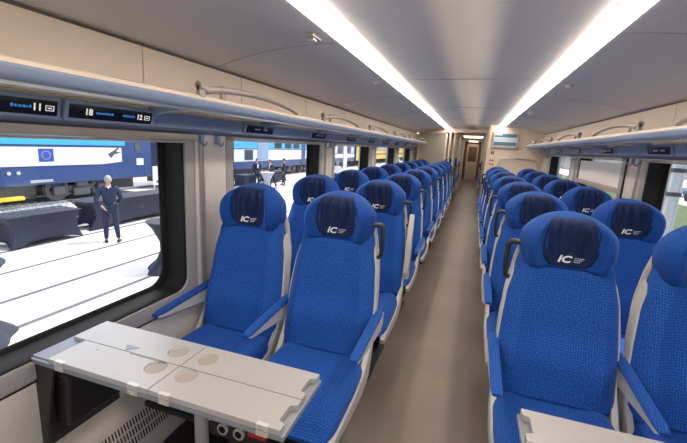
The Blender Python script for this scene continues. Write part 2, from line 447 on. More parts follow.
for n, y in enumerate(()):
    t = thing('ceiling_lamp', (0.03, y, 2.06), 'small round ceiling lamp glowing above the %s end of the far vestibule' % ('near', 'far')[n], 'ceiling light', 'vestibule ceiling lamps')
    MB().lathe([(.13, 0), (.13, -.015), (.10, -.02)]).build('housing', 'alu', t)
    MB().lathe([(.10, -.019), (.095, -.026), (.01, -.03)]).build('diffuser', mat('vestibule_lamp', (.9, .8, .7), emit=(1, .8, .6), es=45), t)

# ------------------------------------------------------------------ luggage racks
def rack(s, ye, label):
    t = thing('luggage_rack', (s*1.05, 0, 1.72), label, 'luggage rack', 'overhead luggage racks')
    def q(P): return [(s*x, z) for x, z in P]
    P = q([(-.004, .0), (.006, .006), (.02, .004), (.022, -.01), (.02, -.016), (.004, -.014), (-.006, -.012)])
    MB().prism(P, YB, ye, 'y').build('rail_cap', 'cream_edge', t)
    P = q([(-.006, -.012), (-.014, -.022), (-.012, -.040), (.000, -.056), (.018, -.062), (.030, -.052), (.030, -.014)])
    MB().prism(P, YB, ye, 'y').build('front_rail', 'bluegrey', t)
    P = q([(.0, -.057), (.018, -.064), (.026, -.062), (.028, -.053)])
    MB().prism(P, YB, ye, 'y').build('lower_bead', 'shell', t)
    MB().prism(q([(.022, -.048), (.022, -.056), (.29, -.052), (.29, -.044)]), YB, ye, 'y').build('glass_shelf', 'shelfglass', t, smooth=False)
    y = -1.5
    while y < ye-.2:
        b = MB(); b.prism(q([(.01, -.058), (.20, -.085), (.235, -.12), (.245, -.12), (.245, -.052), (.01, -.05)]), y-.008, y+.008, 'y'); b.build('bracket', 'bluegrey', t, bev=.003)
        y += .965
    # long arched grab bars on the rail
    y = 1.43
    while y+.95 < ye:
        b = MB(); pts = []; rs = []
        rings = []
        for i in range(19):
            u = i/18; yy = y+.98*u
            z = .016+.050*math.sin(PI*min(1, u*1.02))**.7*(1-.25*u) ; z = .012 if u > .995 else z
            if u < .04: z = .045
            h = lerp(.019, .009, u); wd = lerp(.018, .012, u)
            rings.append([(s*.006+wd*math.cos(a)*1.0, yy, z+h*math.sin(a)) for a in [2*PI*k/10 for k in range(10)]])
        b.loft(rings); b.box((s*.006-.012, y+.0, -.005), (s*.006+.012, y+.035, .055), .005)
        b.box((s*.006-.008, y+.16, 0), (s*.006+.008, y+.19, .065), .004)
        b.build('grab_bar', 'grab', t)
        y += 1.45
    return t
rack(-1, YL-.08, 'long overhead luggage rack with grey rail over the left windows')
rack(1, YR-.06, 'long overhead luggage rack with grey rail over the right windows')

# ------------------------------------------------------------------ seat number displays
def display(s, yc, w_, left, right, label, big=True):
    # on the sloping panel; local x runs along the car
    t = thing('seat_number_display', (s*(W0-.098), yc, 1.618), label, 'seat display', 'seat number displays under the racks')
    ang = math.atan2(.015, .065)
    # frame: local axes -> world. u along car, v up the slope, n towards the aisle
    n = Vector((-s*math.cos(ang), 0, -math.sin(ang))); v = Vector((-s*math.sin(ang)*1.0, 0, math.cos(ang))); u = v.cross(n)
    mt = Matrix((u, v, n)).transposed().to_4x4()
    def mk(name, m, hw, hh, z0, z1, bev=.004):
        b = MB(); b.box((-hw, -hh, z0), (hw, hh, z1), bev); b.bm.transform(mt); return b.build(name, m, t)
    mk('housing', 'bluegrey', w_/2+.014, .036, -.02, .014, .006)
    mk('display_panel', 'screenblk', w_/2, .025, .010, .0155, .001)
    def at(x, y): return mt @ Matrix.Translation((x, y, .0160))
    def blocks(x0, x1, m_):
        b = MB(); x = x0
        while x < x1:
            l = random.uniform(.004, .010); b.box((x, -.004, .0157), (x+l, .004+random.uniform(-.001, .002), .0163)); x += l+.003
        b.bm.transform(mt); b.build('scrolling_text', m_, t, smooth=False)
    def pict(x):
        b = MB(); hw, hh, th = .014, .009, .002
        for A, B in (((-hw, -hh), (hw, -hh+th)), ((-hw, hh-th), (hw, hh)), ((-hw, -hh), (-hw+th, hh)), ((hw-th, -hh), (hw, hh)), ((-hw*.5, -.002), (hw*.5, .002))):
            b.box((x+A[0], A[1], .0157), (x+B[0], B[1], .0165))
        b.bm.transform(mt); b.build('seat_pictogram', 'digits', t, smooth=False)
    if left: text(left, .033, at(-w_*.30, 0), 'digits', t, 'numeral', bold=.0006)
    if right: text(right, .033 if right != '12' else .029, at(w_*.5-.066, 0), 'digits', t, 'numeral', bold=.0006); pict(w_*.5-.026)
    if big: blocks(-w_*.22, -w_*.03, 'bluetext' if w_ > .35 else 'dimtext'); blocks(w_*.10, w_*.26, 'bluetext' if w_ > .35 else 'dimtext')
    return t
display(-1, .795, .36, None, '11', 'black seat display reading 11, at the left edge above the near window')
display(-1, 1.20, .37, '18', '12', 'black seat display reading 18 and 12 above the near window')
ORD = ['second', 'third', 'fourth', 'fifth', 'sixth', 'seventh', 'eighth', 'ninth', 'tenth']
for s, lst in ((-1, [2.32, 3.36, 4.35, 5.3, 6.25, 7.2, 8.15]), (1, [2.05, 3.15, 4.20, 5.3, 6.4, 7.4])):
    for i, y in enumerate(lst):
        display(s, y, .34, None, None, 'small dark seat display over the %s windows, %s one towards the far end' % (('left', 'right')[s > 0], (['third', 'fourth', 'fifth', 'sixth', 'seventh', 'eighth', 'ninth'] if s < 0 else ['first', 'second', 'third', 'fourth', 'fifth', 'sixth'])[i]))
for s, wins in ((-1, WIN), (1, WINR)):
    for i, (a, c) in enumerate(wins):
        if i == 0: continue
        for j, dy in enumerate((.06, .21)):
            if c+dy > (YL, YR)[s > 0]-.1: continue
            t = thing('coat_hook', (s*(W0-.028), c+dy, 1.535), '%s grey coat hook on the %s wall, pillar after %s window' % (('nearer', 'farther')[j], ('left', 'right')[s > 0], ['', 'the first', 'the second', 'the third', 'the fourth', 'the fifth'][i]), 'coat hook', 'coat hooks on the pillars')
            MB().box((-.012, -.016, -.025), (.012, .016, .025), .004).build('mount', 'bluegrey', t)
            MB().tube([(0, 0, -.02), (-s*.02, 0, -.035), (-s*.035, 0, -.028), (-s*.037, 0, -.012)], .005, 8).build('hook', 'bluegrey', t)
# small reading spots / sensors of the ceiling
for i, (x, y, z) in enumerate(((-.70, 3.1, 2.047), (-.70, 6.9, 2.047), (-.70, 5.0, 2.047), (.70, 3.25, 2.047), (.70, 5.3, 2.047), (.70, 7.1, 2.047))):
    t = thing('ceiling_sensor', (x, y, z), 'small round grey ceiling sensor beside the %s light strip, %s' % (('left', 'right')[x > 0], ['nearest', 'farthest', 'middle one', 'nearest', 'middle one', 'farthest'][i]), 'sensor', 'ceiling sensors')
    MB().lathe([(.028, .006), (.028, -.006), (.02, -.012)], n=16).build('ring', 'shell', t)
    MB().lathe([(.017, -.010), (.014, -.018), (.004, -.021)], n=14).build('lens', 'alu', t)
t = thing('ceiling_latch', (-.685, 1.80, 2.046), 'small brown metal catch on the ceiling beside the near left light strip', 'latch')
MB().box((-.02, -.05, -.012), (.02, .05, .004), .004).build('plate', 'framegrey', t)
MB().box((-.035, -.02, -.022), (.01, .02, -.010), .004).build('catch', 'alu', t)

# ------------------------------------------------------------------ right end wall fittings
t = thing('passenger_information_screen', (.66, YR-.03, 1.80), 'flat passenger information screen on the cream end wall', 'screen')
MB().box((-.235, -.04, -.155), (.235, .03, .15), .015).build('frame', 'shell', t)
b = MB(); b.box((-.205, -.044, .02), (.205, -.039, .115)); b.box((-.205, -.044, -.11), (.205, -.039, -.015)); b.build('display_panel', 'screenblue', t, smooth=False)
b = MB(); b.box((-.205, -.046, .015), (.205, -.041, .05)); b.box((-.205, -.046, -.04), (.205, -.041, -.015)); b.box((-.20, -.046, .088), (-.07, -.0441, .112)); b.build('pale_band', 'screenpale', t, smooth=False)
t = thing('green_sticker', (.455, YR-.004, 1.54), 'small round green sticker below the information screen', 'sticker')
MB().tube([(0, .004, 0), (0, -.003, 0)], .032, 20).build('disc', 'green', t); MB().box((-.012, -.006, -.006), (.012, -.002, .006)).build('arrow', 'white', t)
for i, (x, z) in enumerate(((.43, 1.39), (.475, 1.39), (.43, 1.32), (.475, 1.31))):
    o = MB().box((x-.015, YR-.004, z-.02), (x+.015, YR+.001, z+.02), .003).build('notice_sticker', 'red' if i != 2 else 'orange')
    tag(o, 'tiny %s notice sticker, %s of four on the cream end wall' % ('red' if i != 2 else 'orange', ['upper left', 'upper right', 'lower left', 'lower right'][i]), 'sticker', 'notice stickers under the screen')
t = thing('hand_rail', (0, YR, 0), 'bent metal hand rail arching across the right end wall', 'rail')
P = [(.56, 0, 1.05), (.56, -.06, 1.15), (.57, -.07, 1.32), (.61, -.07, 1.42), (.68, -.07, 1.45), (1.20, -.07, 1.45), (1.27, -.07, 1.42), (1.31, -.07, 1.33), (1.31, -.06, 1.15), (1.31, 0, 1.05)]
MB().tube(P, .013, 10).build('bar', 'alu', t)
b = MB()
for x in (.56, 1.31): b.tube([(x, 0, 1.05), (x, -.012, 1.05)], .028, 14)
b.build('flange', 'alu', t)

# ------------------------------------------------------------------ seats
FY = [(.40, -.170), (.46, -.160), (.60, -.118), (.80, -.065), (1.0, -.030), (1.10, -.02)]
def ring(w_, base, T, wing, p=5, n=26, nb=8, groove=0, wc=.72, ws=.16):
    """(x, depth) ring; front towards -y"""
    R = []
    for i in range(n+1):
        t = -math.cos(PI*i/n); t = math.copysign(abs(t)**.85, t)
        d = T*max(0, 1-abs(t)**p)**(1/p)
        d += wing*math.exp(-((abs(t)-wc)/ws)**2) * min(1, (1-abs(t))/.10 if abs(t) > .9 else 1)
        if groove: d -= groove*math.exp(-((abs(t)-.47)/.035)**2)
        R.append((w_*t, base-d))
    for i in range(1, nb): R.append((w_*(1-2*i/nb), base+.004))
    return R
def BW(z): return interp(z, [(.40, .242), (.50, .248), (.75, .246), (.90, .232), (1.03, .204), (1.09, .190)])
def back_mesh():
    rings = []
    for i in range(27):
        u = i/26; z = lerp(.43, 1.085, u)
        wv = BW(z)
        f = interp(z, FY); T = .085; wing = interp(z, [(.43, .0), (.6, .040), (.8, .038), (.95, .024), (1.06, .004)])
        lum = .012*math.exp(-((z-.62)/.10)**2)
        e = 1
        if u < .05 or u > .95: e = .75
        rings.append([(x, y, z) for x, y in ring(wv, f+T-lum*0, T*e+lum, wing, groove=.007)])
    return MB().loft(rings)
HZ = (1.045, 1.296)
def head_dims(z):
    u = (z-HZ[0])/(HZ[1]-HZ[0])
    wv = .176 + .022*math.sin(PI*min(1, u*1.15)) 
    top = max(0, (u-.50)/.50); wv *= max(.02, 1-top**2.35)**(.5)
    f = -.022 + .012*u + .03*max(0, u-.75)/.25*1.0
    T = .105*max(.12, 1-(max(0, (u-.82)/.18))**2*.8)
    if u < .05: T *= .85
    wing = .064*math.sin(PI*min(1, max(0, u)*.80+.18))*(1-top**3)
    return wv, f, T, wing
def head_front(x, z):
    wv, f, T, wing = head_dims(z); t = max(-.995, min(.995, x/wv))
    return f+.09 - (T-.015)*max(0, 1-abs(t)**4.5)**(1/4.5) - wing*math.exp(-((abs(t)-.76)/.17)**2)
def head_mesh():
    rings = []
    for i in range(29):
        u = 1-(1-i/28)**1.6 if i else 0
        z = lerp(HZ[0], HZ[1], u); wv, f, T, wing = head_dims(z)
        rings.append([(x, y, z) for x, y in ring(wv, f+.09, T-.015, wing, p=4.5, ws=.17, wc=.76)])
    return MB().loft(rings)
def cover_mesh():
    def fn(u, v):
        z = lerp(1.056, 1.276, v)
        hw = interp(z, [(1.056, .050), (1.068, .078), (1.095, .099), (1.15, .114), (1.21, .109), (1.255, .095), (1.268, .088), (1.277, .074)])
        x = lerp(-hw, hw, u)
        fold = 3.2*(.006*math.exp(-((u-.30-.05*v)/.035)**2)+.007*math.exp(-((u-.68+.06*v)/.03)**2)+.003*math.cos(u*PI*9+1.5*v))*min(1, max(0, v-.22)*5)*(1-.3*v)
        e = min(u, 1-u, v*1.0, 1-v)*14; e = min(1, e)
        return (x, head_front(x, z)-.0015-.006*e-fold*e, z)
    b = MB().grid(fn, 26, 22)
    return b
def cushion_mesh():
    rings = []
    for i in range(25):
        u = i/24; y = lerp(-.685, -.10, u)
        T = .115*(1-max(0, (.14-u)/.14)**2.2)**.5 if u < .14 else .115
        T = max(T*min(1, .72+u), .02); drop = .035*max(0, (.3-u)/.3)**2
        wv = interp(u, [(0, .222), (.15, .243), (.8, .245), (1, .235)])
        ff = max(0, (.3-u)/.3)**1.5; top = .352+.035*ff; T -= .05*ff; T = max(T, .012)
        wing = .020*min(1, u*3)
        R = ring(wv, 0, T, wing, p=6, groove=.003)
        rings.append([(x, y, top-d) for x, d in R])
    return MB().loft(rings)
def side_poly(o=0):
    """side panel outline (y, z)"""
    front = [(.040, 1.02), (.010, .985), (-.022, .85), (-.062, .68), (-.115, .52), (-.20, .425), (-.34, .395), (-.52, .390), (-.655, .388), (-.690, .378)]
    back = [(-.685, .350), (-.60, .330), (-.40, .315), (-.20, .31), (-.09, .35), (-.045, .46), (.005, .68), (.055, .85), (.085, 1.0), (.075, 1.03)]
    return front+back
def armrest_parts(root, x, up=False):
    # pad and shell of an armrest pivoting at the seat back
    def tr(b):
        if up: b.bm.transform(Matrix.Translation((0, -.02, .62)) @ Matrix.Rotation(math.radians(-98), 4, 'X') @ Matrix.Translation((0, .02, -.66)))
        return b
    rings = []
    for i in range(13):
        u = i/12; y = lerp(-.466, -.02, u); zt = lerp(.655, .690, u) ; hw = lerp(.0225, .0245, u); th = lerp(.022, .030, u)
        if u < .03: hw *= .75; zt -= .006; th *= .6
        zz = zt-th/2
        rings.append([(x+hw*math.copysign(abs(math.cos(a))**.55, math.cos(a)), y, zz+th/2*math.copysign(abs(math.sin(a))**.6, math.sin(a))) for a in [2*PI*k/16 for k in range(16)]])
    a_ = MB().loft(rings)
    pad = tr(a_).build('armrest', 'blue', root)
    P = [(-.462, .636), (-.44, .622), (-.20, .592), (-.02, .575), (.03, .60), (.03, .665), (-.02, .665)]
    b = MB().prism(P, x-.019, x+.019, 'x'); bo = tr(b).build('armrest_shell', 'shell', pad, bev=.004)
    return pad
def make_seat(side, kind, up=False):
    """side: +1 when the aisle lies towards +x. kind: aisle or window"""
    t = bpy.data.objects.new('passenger_chair', None); COL.objects.link(t); t.empty_display_size = .1
    back_mesh().build('backrest', 'blue', t)
    hd = head_mesh().build('headrest', 'blue2', t)
    cv = cover_mesh().build('headrest_cover', 'navy', t)
    sm = cv.modifiers.new('s', 'SOLIDIFY'); sm.thickness = .004; sm.offset = -1
    # logo on the cover
    z = 1.098; y = head_front(0, z)-.0085
    mt = Matrix.Translation((-.020, y, z)) @ Matrix.Rotation(math.radians(86), 4, 'X')
    lg = text('IC', .043, mt, 'white', cv, 'logo', depth=.001, shear=.25, scx=1.25, bold=.0012)
    b = MB()
    for j, (x0, x1, dz) in enumerate(((.022, .058, .0095), (.021, .052, .001), (.020, .042, -.0075))):
        x = x0
        while x < x1: 
            b.box((x, y-.001, z+dz-.0014), (x+.004, y+.0015, z+dz+.0014)); x += .0065
    b.build('small_lettering', 'white', cv, smooth=False)
    cushion_mesh().build('seat_cushion', 'blue', t)
    for s in (-1, 1):
        P = side_poly(); N = len(P)//2; rings = []
        def at_(q):
            k_ = min(int(q), N-2); f = q-k_; g_ = lambda a, c: (lerp(a[0], c[0], f), lerp(a[1], c[1], f))
            return g_(P[k_], P[k_+1]), g_(P[2*N-1-k_], P[2*N-2-k_])
        for q in range((N-1)*3+1):
            (fy, fz), (by, bz) = at_(q/3)
            xf, xb = (BW(fz) if fz > .45 else .246)+(.004 if fz > .55 else .008), (BW(bz) if bz > .45 else .246)+.004
            rings.append([(s*(xf-.026), fy, fz), (s*(xf-.004), fy, fz), (s*xf, fy+.005 if fz > .45 else fy, fz if fz > .45 else fz-.005), (s*xb, by, bz), (s*(xb-.026), by, bz)])
        b = MB().loft(rings)
        b.build('side_panel', 'shell', t)
    # rear shell
    def fn(u, v):
        z = lerp(.30, 1.24, v); hw = interp(z, [(.3, .23), (.9, .235), (1.05, .21), (1.15, .185), (1.25, .14)])
        x = lerp(-hw, hw, u); return (x, interp(z, [(.3, -.06), (.46, -.045), (.8, .045), (1.0, .078), (1.25, .085)])+.02*math.cos((u-.5)*PI), z)
    b = MB().grid(fn, 12, 16); bo = b.build('back_shell', 'shell', t); sm = bo.modifiers.new('s', 'SOLIDIFY'); sm.thickness = .012; sm.offset = 1
    # folding table on the back
    MB().box((-.18, .105, .72), (.18, .125, .96), .008, rot=Matrix.Rotation(math.radians(-8), 3, 'X')).build('tray_table', 'shell', t)
    # under-seat frame
    b = MB(); b.box((-.20, -.62, .245), (.20, -.06, .275), .01); b.box((-.06, -.42, .02), (.06, -.22, .25), .01); b.box((-.15, -.56, 0), (.15, -.10, .022), .006); b.build('pedestal', 'darkplastic', t)
    if kind == 'aisle':
        armrest_parts(t, side*.264, up); armrest_parts(t, -side*.267)
        # black grab handle on the aisle-side shoulder
        x = side
        P = [(x*.17, .035, 1.135), (x*.215, .035, 1.142), (x*.238, .035, 1.138), (x*.246, .035, 1.12), (x*.247, .037, 1.06), (x*.244, .038, 1.00), (x*.238, .038, .97), (x*.215, .038, .96)]
        MB().tube(P, [.012, .0135, .0135, .0135, .012, .012, .012, .011], 10).build('grab_handle', 'darkplastic', t)
    else:
        armrest_parts(t, -side*.262)
    return t
P0, PITCHROW = 1.888, .945
ROWN = ['first', 'second', 'third', 'fourth', 'fifth', 'sixth', 'seventh', 'eighth', 'ninth']
for s, nrow in ((-1, 9), (1, 7)):
    sn = ('left', 'right')[s > 0]
    for kind, X in (('aisle', .55), ('window', 1.085)):
        proto = make_seat(-s, kind)
        upseat = None
        for i in range(nrow):
            X_ = s*X; loc = (X_, P0+PITCHROW*i, 0)
            first = {('left', 'aisle'): 'blue aisle seat directly behind the end of the left folding table',
                     ('left', 'window'): 'blue window seat beside the near left window behind the table',
                     ('right', 'aisle'): 'large blue aisle seat in the right foreground behind a table edge',
                     ('right', 'window'): 'blue window seat cut off by the right edge of the picture'}[(sn, kind)]
            lab = first if i == 0 else 'blue %s seat on the %s side, %s row from the camera' % (kind, sn, ROWN[i])
            grp = '%s %s seats' % (sn, kind)
            if i == 0:
                t = proto; t.location = loc
            elif s < 0 and kind == 'aisle' and i == 1:
                t = make_seat(-s, kind, True); t.location = loc; lab = 'blue aisle seat with raised armrest, second row on the left'
            else: t = dup(proto, loc, lab)
            tag(t, lab, 'train seat', grp)
            if s < 0 and kind == 'aisle' and i == 0: LA = proto
            if s > 0 and kind == 'aisle' and i == 0: RA = proto
for s, P in ((-1, LA), (1, RA)):
    for i, y in enumerate((12.0, 12.95, 13.9, 14.85) if s < 0 else (13.2, 14.15, 15.1)):
        tag(dup(P, (s*.60, y, 0), ''), 'blue seat on the %s of the compartment beyond the doorway, %s row' % (('left', 'right')[s > 0], ROWN[i]), 'train seat', 'seats beyond the doorway')

# ------------------------------------------------------------------ tables
M['well'] = mat('cup_mat', (.36, .32, .28), .5)
def table(s, label):
    # local origin on the wall side at floor level; x runs from the wall to the aisle
    t = thing('folding_table', (s*1.385, .865 if s < 0 else .95, 0), label, 'table', 'folding tables')
    g = lambda x: -s*x      # distance from the wall
    def bx(b, x0, y0, z0, x1, y1, z1, bev=.002):
        a, c = sorted((g(x0), g(x1))); return b.box((a, y0, z0), (c, y1, z1), bev)
    bx(MB(), .0, .0, .688, 1.055, .30, .706, .004).build('base_panel', 'tableedge', t)
    b = MB(); bx(b, .0, .012, .706, .12, .298, .712); b.build('wall_flap', 'tableedge', t)
    def leaf(x0, x1, y0, y1, notch, cups):
        # outline with a finger notch at the aisle end, cup recess cut as real depression
        b = MB(); P = [(x0, y0), (x1, y0)]
        if notch:
            ym = (y0+y1)/2; P += [(x1, ym-.045), (x1-.022, ym-.035), (x1-.022, ym+.035), (x1, ym+.045)]
        P += [(x1, y1), (x0, y1)]
        pl = [(g(x), y) for x, y in P]
        b.prism(pl, .708, .727, 'z')
        lf = b.build('leaf', 'table', t)
        for cx, cy in cups:
            c = Vector((g(cx), cy, .727)); r = .038
            cut = MB().lathe([(r-.003, -.0065), (r, -.0035), (r+.0025, .001), (r+.003, .01)], c, 40).build('cut', 'table', t, smooth=False)
            bo = lf.modifiers.new('c', 'BOOLEAN'); bo.operation = 'DIFFERENCE'; bo.object = cut; bo.solver = 'EXACT'
            bpy.context.view_layer.update()
            me = bpy.data.meshes.new_from_object(lf.evaluated_get(bpy.context.evaluated_depsgraph_get()))
            lf.modifiers.clear(); lf.data = me; me.name = 'leaf'; bpy.data.objects.remove(cut)
            MB().lathe([(r-.004, -.0063), (r-.006, -.0058), (.001, -.0057)], c, 32).build('cup_mat', 'well', lf)
        lf.data.set_sharp_from_angle(angle=math.radians(30))
        return lf
    xm = .56
    leaf(.10, xm-.002, .0, .146, False, [(xm-.072, .108)]); leaf(.03, xm-.002, .150, .30, False, [(xm-.072, .222)])
    leaf(xm+.002, 1.045, .0, .146, True, [(xm+.062, .108)]); leaf(xm+.002, 1.045, .150, .30, True, [(xm+.062, .222)])
    for x in (.155, .495, .625, .985):
        b = MB(); bx(b, x-.02, -.003, .712, x+.02, .012, .7280, .0008); bx(b, x-.02, -.003, .690, x+.02, .001, .708, .0008)
        for q in (-.013, .013):
            b.tube([(g(x+q), -.0045, .717), (g(x+q), -.007, .717)], .0035, 8); b.tube([(g(x+q), -.0045, .697), (g(x+q), -.007, .697)], .0035, 8)
        b.build('hinge', 'hinge', t, smooth=False)
    b = MB(); b.prism([(g(.27), .185), (g(.30), .15), (g(.335), .185)][::1], .727, .7285, 'z'); b.build('latch', 'tableedge', t, smooth=False)
    MB().tube([(g(.655), .14, .0), (g(.655), .14, .69)], .024, 20).build('leg', 'alu', t)
    MB().lathe([(.07, 0), (.07, .008), (.03, .014)], (g(.655), .14, 0)).build('foot_plate', 'darkplastic', t)
    # slots near the latch
    b = MB(); bx(b, .20, .110, .7268, .206, .113, .7276, 0); bx(b, .33, .140, .7268, .50, .1425, .7276, 0); b.build('slot', 'seam', t, smooth=False)
    return t
table(-1, 'light grey folding table with four cup recesses under the left window')
table(1, 'light grey folding table at the lower right edge of the picture')
# ledge of the window under the table
# waste bin under the left table
t = thing('waste_bin', (-W0+.012, .90, .30), 'black wall-mounted waste bin under the left folding table', 'waste bin')
MB().box((0, -.02, .02), (.02, .30, .37), .004).build('back_plate', 'darkplastic', t)
b = MB(); b.loft([[(.02, .015, .10), (.09, .015, .10), (.09, .25, .10), (.02, .25, .10)], [(.02, .0, .33), (.13, .0, .33), (.13, .265, .33), (.02, .265, .33)]]); b.build('bucket', 'darkplastic', t, bev=.012)
MB().box((.015, -.005, .33), (.135, .27, .352), .005).build('lid', 'darkplastic', t)
b = MB(); b.loft([[(.0, -.03, .0), (.015, -.03, .0), (.015, -.02, .0), (0, -.02, 0)], [(0, -.03, .385), (.10, -.03, .385), (.10, -.02, .385), (0, -.02, .385)]]); b.build('bracket', 'darkplastic', t)
# heater housing along the left wall
t = thing('heater_housing', (-W0+.002, 0, 0), 'long cream heater housing with slotted grille along the left wall floor', 'heater')
P = [(0, .0), (.135, .0), (.135, .10), (.085, .255), (.0, .29)]
MB().prism(P, YB, 9.9, 'y').build('casing', 'wallpale', t, bev=.003)
b = MB(); n_ = Vector((.155, 0, .05)).normalized(); dn = Vector((-.05, 0, .155)).normalized()
mt = Matrix((Vector((0, 1, 0)), dn, n_)).transposed().to_4x4(); mt.translation = Vector((.135, .86, .10))
b.box((0, .008, 0), (.60, .150, .006), .003); b.bm.transform(mt); gr = b.build('grille', 'wallpale', t)
b = MB()
for r in range(3):
    for i in range(36):
        b.box((.02+i*.0158, .020+r*.042, .0055), (.0265+i*.0158, .054+r*.042, .0068))
b.bm.transform(mt); b.build('slots', 'black', gr, smooth=False)
# power sockets under the seats
t = thing('power_socket_box', (-.670, 1.125, .385), 'black power socket box with two white round sockets under the left seats', 'power socket')
MB().box((-.12, .0, -.02), (.12, .06, .08), .008).build('housing', 'darkplastic', t)
for q in (-.052, .022):
    so = MB().tube([(q, .005, .03), (q, -.012, .03)], .024, 20).build('socket', 'shell', t)
    MB().tube([(q, -.010, .03), (q, -.0135, .03)], .015, 16).build('socket_well', 'black', so)
MB().box((.075, -.03, .055), (.15, .01, .07), .004).build('lever', 'red', t)
for q in (-.11, .11): MB().box((q-.006, .04, .07), (q+.006, .06, .0), .002).build('bracket', 'darkplastic', t)
for i in range(1): pass

# ------------------------------------------------------------------ outside, left: rail yard
G = -1.30
b = MB(); b.box((-60, -30, G-.2), (-1.7, 140, G)); o = b.build('ground_left', 'concrete', smooth=False); struct(o)
b = MB()
for x in (-5.9, -7.0, -8.45, -9.95, -11.3):
    b.box((x-.05, -20, G-.01), (x+.05, 120, G+.006))
b.box((-7.05, -20, G), (-6.97, 120, G+.008))
o = b.build('ground_rails', 'joint', smooth=False); struct(o)
b = MB()
for x in (-15.25, -16.7): b.box((x-.035, -20, G), (x+.035, 120, G+.10))
o = b.build('ground_track', 'rail', smooth=False); struct(o)

def coach(y0, y1, zt, label, layout):
    t = thing('railway_coach', (-15, (y0+y1)/2, G), label, 'train', 'trains on the next track')
    yc = (y0+y1)/2; zg = -G
    def L(b, ya, za, yb, zb, th=.012): return b.box((-.01, ya-yc, za+zg), (th, yb-yc, zb+zg))
    b = MB(); P = [(-2.8, -.50), (-.06, -.50), (-.01, -.44), (0, zt-.9), (-.12, zt-.35), (-.5, zt), (-2.3, zt), (-2.7, zt-.35), (-2.81, zt-.9)]
    b.prism([(x, z+zg) for x, z in P], y0-yc, y1-yc, 'y'); b.build('body', 'tblue', t, bev=.03)
    MB().box((-2.5, y0-yc+.3, .25), (-.9, y1-yc-.3, .85), .02).build('underfloor_shade', 'under', t)  # dark box added to stand in for the shade behind the wheels
    layout(t, L)
    def bogie(y):
        b = MB(); b.box((-2.4, y-1.35-yc, .45), (-.25, y+1.35-yc, .68), .05); b.box((-.35, y-.35-yc, .25), (-.15, y+.35-yc, .60), .04)
        for q in (-1.25, 1.25): b.box((-.30, y+q*.75-.22-yc, .34), (-.12, y+q*.75+.22-yc, .70), .03); b.tube([(-.22, y+q*.75+.3-yc, .3), (-.22, y+q*.75+.3-yc, .8)], .07, 10)
        b.box((-.28, y-.25-yc, .62), (-.1, y+.25-yc, .85), .02)
        bg_ = b.build('bogie', 'under', t)
        for q in (-.95, .95):
            w_ = MB(); 
            for x in (-.25, -1.7): w_.tube([(x-.12, y+q-yc, .55), (x-.10, y+q-yc, .55), (x-.02, y+q-yc, .55), (x, y+q-yc, .55)], [.47, .45, .45, .30], 28)
            w_.tube([(-1.7, y+q-yc, .55), (-.2, y+q-yc, .55)], .09, 12)
            w_.build('wheelset', 'wheel', bg_)
    return t, bogie, L, yc
def lay1(t, L):
    L(MB(), 4.6, .99, 13.6, 1.85).build('cyan_band', 'cyan', t); L(MB(), 4.6, 1.9, 13.6, 2.1).build('cyan_band', 'cyan', t)
    b = MB(); yc = 10.0
    b.prism([(6.0-yc, .22-G), (12.4-yc, .20-G), (13.4-yc, .28-G), (13.4-yc, .90-G), (6.0-yc, .90-G)], -.01, .016, 'x'); b.build('white_band', 'twhite', t)
    f = L(MB(), 9.86, .36, 10.40, .84, .022).build('flag', 'flagblue', t, smooth=False)
    b = MB(); yf, zf = 10.13-yc, .60-G
    for k_ in range(12):
        a = 2*PI*k_/12; b.tube([(.020, yf+.15*math.cos(a), zf+.15*math.sin(a)), (.026, yf+.15*math.cos(a), zf+.15*math.sin(a))], .02, 5)
    b.build('gold_stars', 'flaggold', f)
    L(MB(), 12.05, 1.30, 13.25, 1.72, .02).build('side_window', 'twin', t)
    L(MB(), 14.15, .78, 14.45, 1.15, .02).build('side_window', 'under', t); L(MB(), 14.2, .10, 14.6, .42, .02).build('white_symbol', 'twhite', t)
    b = MB()
    for y in (8.85, 9.15): b.tube([(0, y-yc, -.02-G), (.02, y-yc, -.02-G)], .06, 12)
    b.build('marker_lamp', 'twhite', t)
    b = MB(); b.prism([(12.7-yc, .62-G), (12.95-yc, .75-G), (13.35-yc, .98-G), (13.12-yc, .72-G), (13.4-yc, .70-G), (13.0-yc, .60-G), (12.85-yc, .44-G)], .01, .02, 'x'); b.build('bird_emblem', 'under', t, smooth=False)
t, bog, L, yc = coach(4.9, 15.1, 2.7, 'cyan, white and dark blue railway coach with a flag emblem, outside the near window', lay1)
bog(11.55)
MB().box((-1.6, 6.4-yc, .35), (-.15, 8.9-yc, .82), .06).build('underfloor_box', 'under', t)
MB().box((-.1, 8.0-yc, .33), (.12, 9.2-yc, .46), .02).build('step', 'tyellow', t)
L(MB(), 9.5, -.40, 10.3, -.30, .02).build('label_strip', 'silver', t)
def lay2(t, L):
    L(MB(), 17, .95, 38, 2.2).build('cyan_band', 'cyan', t); L(MB(), 17, .05, 38, .88).build('white_band', 'twhite', t)
    L(MB(), 25.0, .10, 26.6, 1.75, .03).build('door', 'bluegrey', t)
    L(MB(), 23.3, .15, 24.4, .85, .03).build('side_window', 'twin', t)
    for y in (27.6, 29.4, 31.0, 35, 37): L(MB(), y, 1.0, y+1.15, 1.65, .03).build('side_window', 'twin', t)
    L(MB(), 32.7, -.4, 33.5, 2.2, .03).build('end_strip', 'tblue', t)
t, bog, L, yc = coach(16.9, 38.2, 2.7, 'cyan and white railway coach with dark windows, outside the second left window', lay2)
bog(20.5); bog(30.6); bog(34)
